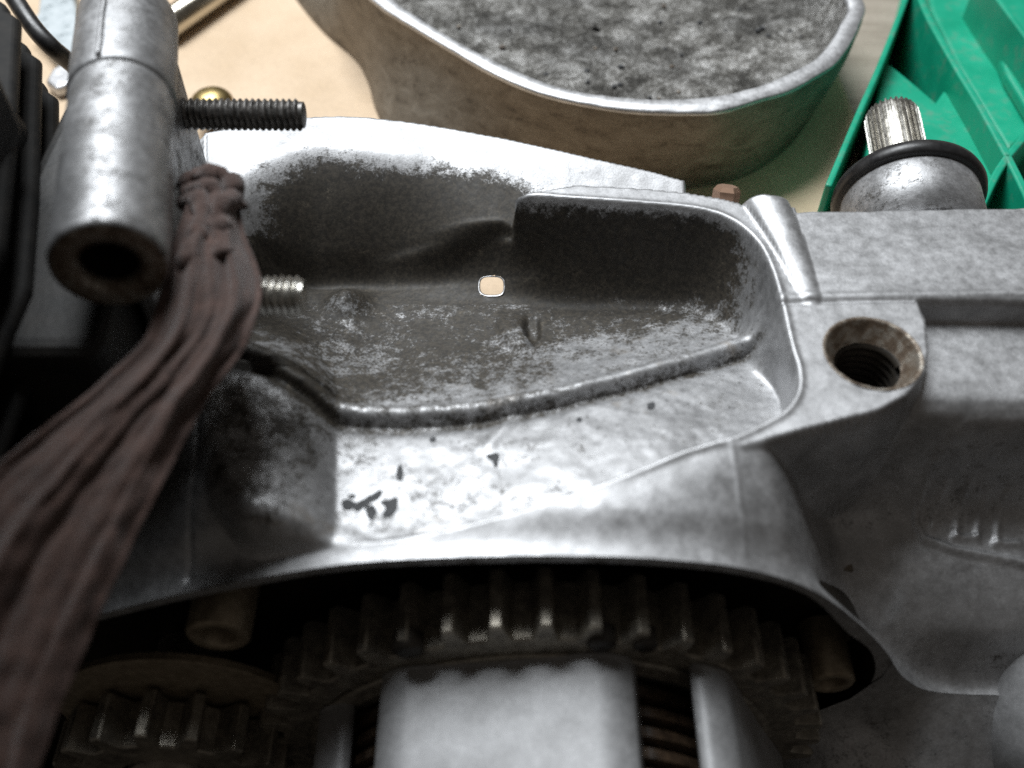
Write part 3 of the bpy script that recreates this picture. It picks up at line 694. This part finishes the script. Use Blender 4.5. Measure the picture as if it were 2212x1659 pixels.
# ------------------------------------------------------------------ rag
Rr = [(508, 388, 34), (514, 430, 35), (524, 490, 35), (552, 560, 34), (564, 610, 34), (561, 660, 34), (536, 730, 33), (498, 795, 32), (436, 885, 30), (360, 1025, 27), (278, 1190, 23), (220, 1320, 19), (150, 1480, 14), (90, 1640, 10), (50, 1780, 6)]
Rl = [(418, 390, 34), (405, 440, 36), (385, 500, 38), (362, 560, 38), (346, 640, 36), (310, 740, 34), (215, 830, 33), (100, 920, 32), (0, 1000, 30), (-110, 1080, 28), (-190, 1180, 25), (-270, 1290, 21), (-340, 1450, 16), (-380, 1600, 12), (-400, 1780, 8)]
ns_, nt_ = 170, 120
cr = catmull(Rr, ns_); cl = catmull(Rl, ns_); Vv = []
for i in range(ns_):
    s_ = i/(ns_-1)
    for j in range(nt_):
        t_ = j/(nt_-1); p = cl[i]*(1-t_)+cr[i]*t_
        ph = 1.2*math.sin(3.1*s_+1)+.5*math.sin(9*s_)
        amp = 1.2+1.1*sstep(s_, .02, .4)
        f_ = (1-2*abs(math.sin(t_*math.pi*2.3+ph*.6))**.7)*.6+math.sin(t_*math.pi*8+2.3*s_+.6)*.2+math.sin(t_*math.pi*17-4*s_)*.10
        z = p[2]+amp*f_+3.0*math.sin(math.pi*t_)+.9*mnoise.noise(Vector((s_*22, t_*7, 0)))
        w_ = Z(p[0]+6*mnoise.noise(Vector((s_*14, t_*4, 5))), p[1]+5*mnoise.noise(Vector((s_*10, t_*9, 9))), z)
        Vv.append(w_)
rag = thing('rag', 'crumpled dirty brown rag stuffed in the intake and draped down', 'rag', (-90, 10, TABLE))
o = mesh('cloth', Vv, grid_faces(ns_, nt_), 'rag_cloth', rag); solid(o, 1.0, 0)
# bunched end: loops of cloth
for q, pts in enumerate(([(398, 408, 32), (420, 384, 36), (455, 376, 38), (490, 384, 38), (508, 408, 37), (512, 450, 35)], [(408, 420, 34), (436, 408, 38), (462, 412, 39), (470, 450, 38), (455, 500, 38)],
                         [(510, 395, 35), (500, 430, 38), (478, 455, 39), (476, 500, 38), (482, 560, 37)], [(395, 440, 34), (430, 430, 38), (440, 470, 39), (420, 520, 39), (405, 580, 38)])):
    pth = zs(catmull(pts, 40)); pth = [p+np.array([.8*mnoise.noise(Vector(p)*.4+Vector((q, k_, 0))) for k_ in range(3)]) for p in pth]
    V, F = sweep(pth, [2.3+.8*math.sin(i*.5+q)*.5 for i in range(40)], 12)
    V = [np.array(v)+np.array([.5*mnoise.noise(Vector(v)*.9+Vector((k_*7, 0, 0))) for k_ in range(3)]) for v in V]
    mesh('bunched_fold', V, F, 'rag_cloth', rag)

# ------------------------------------------------------------------ engine cover lying open side up
RZ = -28.0
ro = [(807, 0), (887, 53), (970, 103), (1057, 153), (1160, 197), (1270, 223), (1370, 237), (1475, 241), (1558, 237), (1641, 213), (1708, 193), (1768, 160), (1808, 133), (1841, 87), (1858, 50), (1866, 0)]
ri = [(854, 0), (890, 27), (945, 62), (1030, 110), (1137, 160), (1237, 193), (1371, 210), (1475, 211), (1558, 203), (1641, 183), (1691, 163), (1755, 130), (1788, 97), (1816, 50), (1830, 0)]
RO = [tuple(p) for p in zs(ro, RZ)]; RI = [tuple(p) for p in zs(ri, RZ)]
def close(L, s):
    a, b = np.array(L[0]), np.array(L[-1])
    return L+[(b[0]-6*s, b[1]+38, RZ), (b[0]-40*s, b[1]+80, RZ), (b[0]-95, b[1]+98-4*s, RZ), (a[0]+50, a[1]+100-4*s, RZ), (a[0]-8, a[1]+80-2*s, RZ), (a[0]-24+4*s, a[1]+35, RZ)]
co = catmull(close(RO, 1.0), 220, True); ci = catmull(close(RI, 1.25), 220, True)
cov = thing('engine_cover', 'upturned aluminium engine cover with a burnt black speckled inside on cardboard', 'engine cover', (co[:, 0].mean(), co[:, 1].mean(), TABLE))
cc = co.mean(axis=0)
def ring(c, sc1, z, dx=0, dy=0):
    q = (c-cc)*sc1+cc; q[:, 2] = z; q[:, 0] += dx; q[:, 1] += dy; return q
# rim: rounded edges
rings = [ring(co, .998, RZ-2), ring(co, 1.0, RZ-.7), ring(co*.93+ci*.07, 1.0, RZ), ring(co*.12+ci*.88, 1.0, RZ), ring(ci, 1.0, RZ-.6), ring(ci, .998, RZ-2)]
Vv = []
for i in range(220):
    for q, r in enumerate(rings):
        p = r[i].copy(); p[2] += .3*mnoise.noise(Vector((p[0]*.25, p[1]*.25, q))); Vv.append(p)
mesh('rim', Vv, grid_faces(220, 6, wrapu=True), 'cover_rim', cov)
# outer wall: flares to the left, tucks under to the right
tg = np.roll(co, -1, 0)-np.roll(co, 1, 0); nr = np.stack([tg[:, 1], -tg[:, 0], 0*tg[:, 0]], 1); nr /= np.linalg.norm(nr, axis=1)[:, None]
if ((co-cc)*nr).sum(1).mean() < 0: nr = -nr
fl = np.clip((cc[0]+10-co[:, 0])/80, -1, 1)
BO = [(600, -70), (640, 0), (700, 72), (765, 128), (795, 180), (812, 240), (850, 300), (960, 352), (1120, 392), (1300, 412), (1480, 408), (1600, 385), (1685, 335), (1745, 265), (1785, 185), (1806, 110), (1815, 40)]
BW = [tuple(p) for p in zs(BO, TABLE)]; e_ = BW[-1]; f_ = BW[0]
BW += [(e_[0]-6, e_[1]+45, TABLE), (e_[0]-45, e_[1]+85, TABLE), (e_[0]-110, e_[1]+98, TABLE), (f_[0]+70, f_[1]+70, TABLE), (f_[0]+5, f_[1]+45, TABLE)]
bo = catmull(BW, 220, True)
def key(c, ref): 
    a_ = np.unwrap(np.arctan2(c[:, 1]-ref[1], c[:, 0]-ref[0])); return a_
ac = key(co, cc); ab = key(bo, cc); ab2 = np.r_[ab-2*math.pi*np.sign(ab[-1]-ab[0]), ab, ab+2*math.pi*np.sign(ab[-1]-ab[0])]; bb = np.vstack([bo, bo, bo])
if ab2[0] > ab2[-1]: ab2 = ab2[::-1]; bb = bb[::-1]
bot = np.stack([np.interp(ac, ab2, bb[:, k_]) for k_ in range(3)], 1)
def wall(z, f_):
    q = co*(1-f_)+bot*f_; q[:, 2] = z; return q
rings = [ring(co, .998, RZ-1.8), wall(RZ-6, .02), wall(RZ-14, .14), wall(RZ-24, .42), wall(RZ-34, .78), wall(TABLE+2.5, .96), wall(TABLE+.05, 1.0)]
G = np.array(rings); Vv = []
for i in range(220):
    c_ = catmull(G[:, i], 28)
    Vv += list(c_)
mesh('outer_wall', Vv, grid_faces(220, 28, wrapu=True), 'cover_wall', cov)
# inner bowl
rings = [ring(ci, .997, RZ-1.6), ring(ci, .985, RZ-6), ring(ci, .965, RZ-14), ring(ci, .93, RZ-20), ring(ci, .85, RZ-22.5), ring(ci, .6, RZ-23), ring(ci, .3, RZ-23), ring(ci, .02, RZ-23)]
G = np.array(rings); Vv = []
for i in range(220):
    c_ = catmull(G[:, i], 60)
    for p in c_: p[2] += 1.1*mnoise.noise(Vector(p*.12))+.5*mnoise.noise(Vector(p*.4)) if p[2] < RZ-18 else 0
    Vv += list(c_)
mesh('bowl', Vv, grid_faces(220, 60, wrapu=True), 'cover_inside', cov)
for q in range(60):               # crumbs of burnt oil and rust
    a = random.random()*6.28; r = .15+.75*math.sqrt(random.random()); p = ci[int(a/6.28*219)]; c0 = (p-cc)*r+cc; c0[2] = RZ-22.4
    V, F = lathe([(-.8, .1), (-.3, 1), (.4, .9), (.9, .1)], c0, (random.random()-.5, random.random()-.5, 1), 7)
    s_ = random.uniform(.5, 1.6); V = [c0+(np.array(v)-c0)*s_*np.array((1, .8, .7)) for v in V]
    mesh('crumb', V, F, 'dirt' if q % 3 else 'rusty_metal', cov, smooth=False)

# ------------------------------------------------------------------ green crate
CZ = -30.0
cr_ = thing('plastic_crate', 'green plastic crate with crossing diagonal ribs in the top right corner', 'crate', (180, 170, TABLE))
def rib(pts, wdt, z0, ztop=CZ, name='rib'):
    W = zs(pts, ztop)[:, :2]; W = catmull(W, max(2, 8*len(pts))) if len(pts) > 2 else W
    T = np.gradient(W, axis=0); T /= np.linalg.norm(T, axis=1)[:, None]; Nn = np.stack([-T[:, 1], T[:, 0]], 1)
    poly = [tuple(p) for p in W+Nn*wdt/2]+[tuple(p) for p in (W-Nn*wdt/2)[::-1]]
    V, F = prism(poly, z0, ztop); o = fixnormals(mesh(name, V, F, 'green_plastic', cr_, smooth=False)); bevel(o, .8, 3); return o
rib([(1975, -60), (2000, 20), (2060, 130), (2120, 230), (2178, 335)], 3.0, -66)
rib([(2178, 335), (2215, 410), (2262, 520)], 3.0, -66, CZ-.05)
rib([(2300, 190), (2240, 262), (2178, 335)], 2.8, -66, CZ-.1)
rib([(2178, 335), (2150, 380), (2108, 470)], 2.8, -66, CZ-.15)
rib([(2120, -60), (2165, 5), (2225, 85), (2300, 190)], 2.8, -66, CZ-.2)
rib([(1975, -60), (1955, 0), (1905, 130), (1855, 245), (1790, 400)], 2.4, TABLE+.05, CZ-.25, 'side_wall')
# recessed panels
def panel(pts, z0, z1):
    W = zs(pts, z1); V, F = prism([tuple(p[:2]) for p in W], z0, z1); o = fixnormals(mesh('panel', V, F, 'green_plastic', cr_, smooth=False)); bevel(o, 1.6, 4); return o
panel([(1908, 134), (1925, 138), (1975, 178), (2022, 218), (2062, 160), (2085, 185), (2190, 350), (2110, 480), (1850, 480), (1870, 330), (1893, 210)], -64, -41)
V, F = prism([tuple(p[:2]) for p in zs([(1960, -60), (2400, -60), (2400, 520), (1800, 520), (1870, 300)], -66)], -69.8, -66); fixnormals(mesh('floor_panel', V, F, 'green_plastic', cr_, smooth=False))
panel([(2000, -60), (2130, -60), (2230, 110), (2300, 220), (2180, 322), (2130, 240), (2070, 140), (2012, 20)], -64, -52)
panel([(2120, -60), (2140, 60), (2175, 160), (2235, 260), (2300, 200), (2240, 100), (2160, -10)], -52, -46)
panel([(2190, 350), (2300, 230), (2400, 400), (2260, 500)], -64, -50)

# ------------------------------------------------------------------ small things on the cardboard
def disc(name, label, cat): return thing(name, label, cat, (0, 0, 0))
p = Z(458, 222, TABLE+12)
s = thing('brass_screw', 'domed brass screw head peeking over the long dark stud', 'screw', (p[0], p[1], TABLE))
V, F = lathe([(12+5.8*math.cos(a), 9.2*math.sin(a)+.01) for a in np.linspace(0, math.pi/2, 10)]+[(11, 9.0), (10.8, 4.4), (0.1, 4.4)], (p[0], p[1], TABLE), (0, 0, 1), 36)
mesh('head', V, F, 'brass', s)
a = Z(352, 62, TABLE+7); b = Z(600, -110, TABLE+7); rod = thing('metal_rod', 'shiny steel rod lying on the cardboard behind the lug tube', 'rod', ((a[0]+b[0])/2, (a[1]+b[1])/2, TABLE))
V, F = sweep([a, a+(b-a)*.01, a+(b-a)*.5, b], [6.2, 7, 7, 7], 24); mesh('bar', V, F, 'chrome', rod, auto=50)
lv = [(88, -40), (160, -40), (160, -10), (170, 40), (200, 60), (182, 90), (168, 108), (140, 120), (120, 118), (62, 52), (80, 25)]
W = zs(lv, TABLE+10); V, F = prism([tuple(p[:2]) for p in W], TABLE+.05, TABLE+10)
o = fixnormals(mesh('bracket', V, F, 'grey_paint', smooth=False)); bevel(o, 3, 4); o['label'] = 'pale grey metal bracket on the cardboard at the top left'; o['category'] = 'bracket'
lv = [(96, 172), (110, 148), (135, 132), (175, 118), (190, 150), (150, 180), (120, 190)]
W = zs(lv, TABLE+6); V, F = prism([tuple(p[:2]) for p in W], TABLE+.05, TABLE+6)
o = fixnormals(mesh('metal_washer_plate', V, F, 'clean_aluminium', smooth=False)); bevel(o, 2, 3); o['label'] = 'bright curved metal plate glimpsed between bracket and lug tube'; o['category'] = 'metal plate'
V, F = sweep(catmull(zs([(30, -5, 10), (72, 58, 6), (108, 98, 2), (136, 122, -3), (170, 150, -10)]), 30), 3.2, 14)
o = mesh('rubber_hose', V, F, 'black_rubber'); o['label'] = 'thin black hose running from the cylinder behind the lug tube'; o['category'] = 'hose'
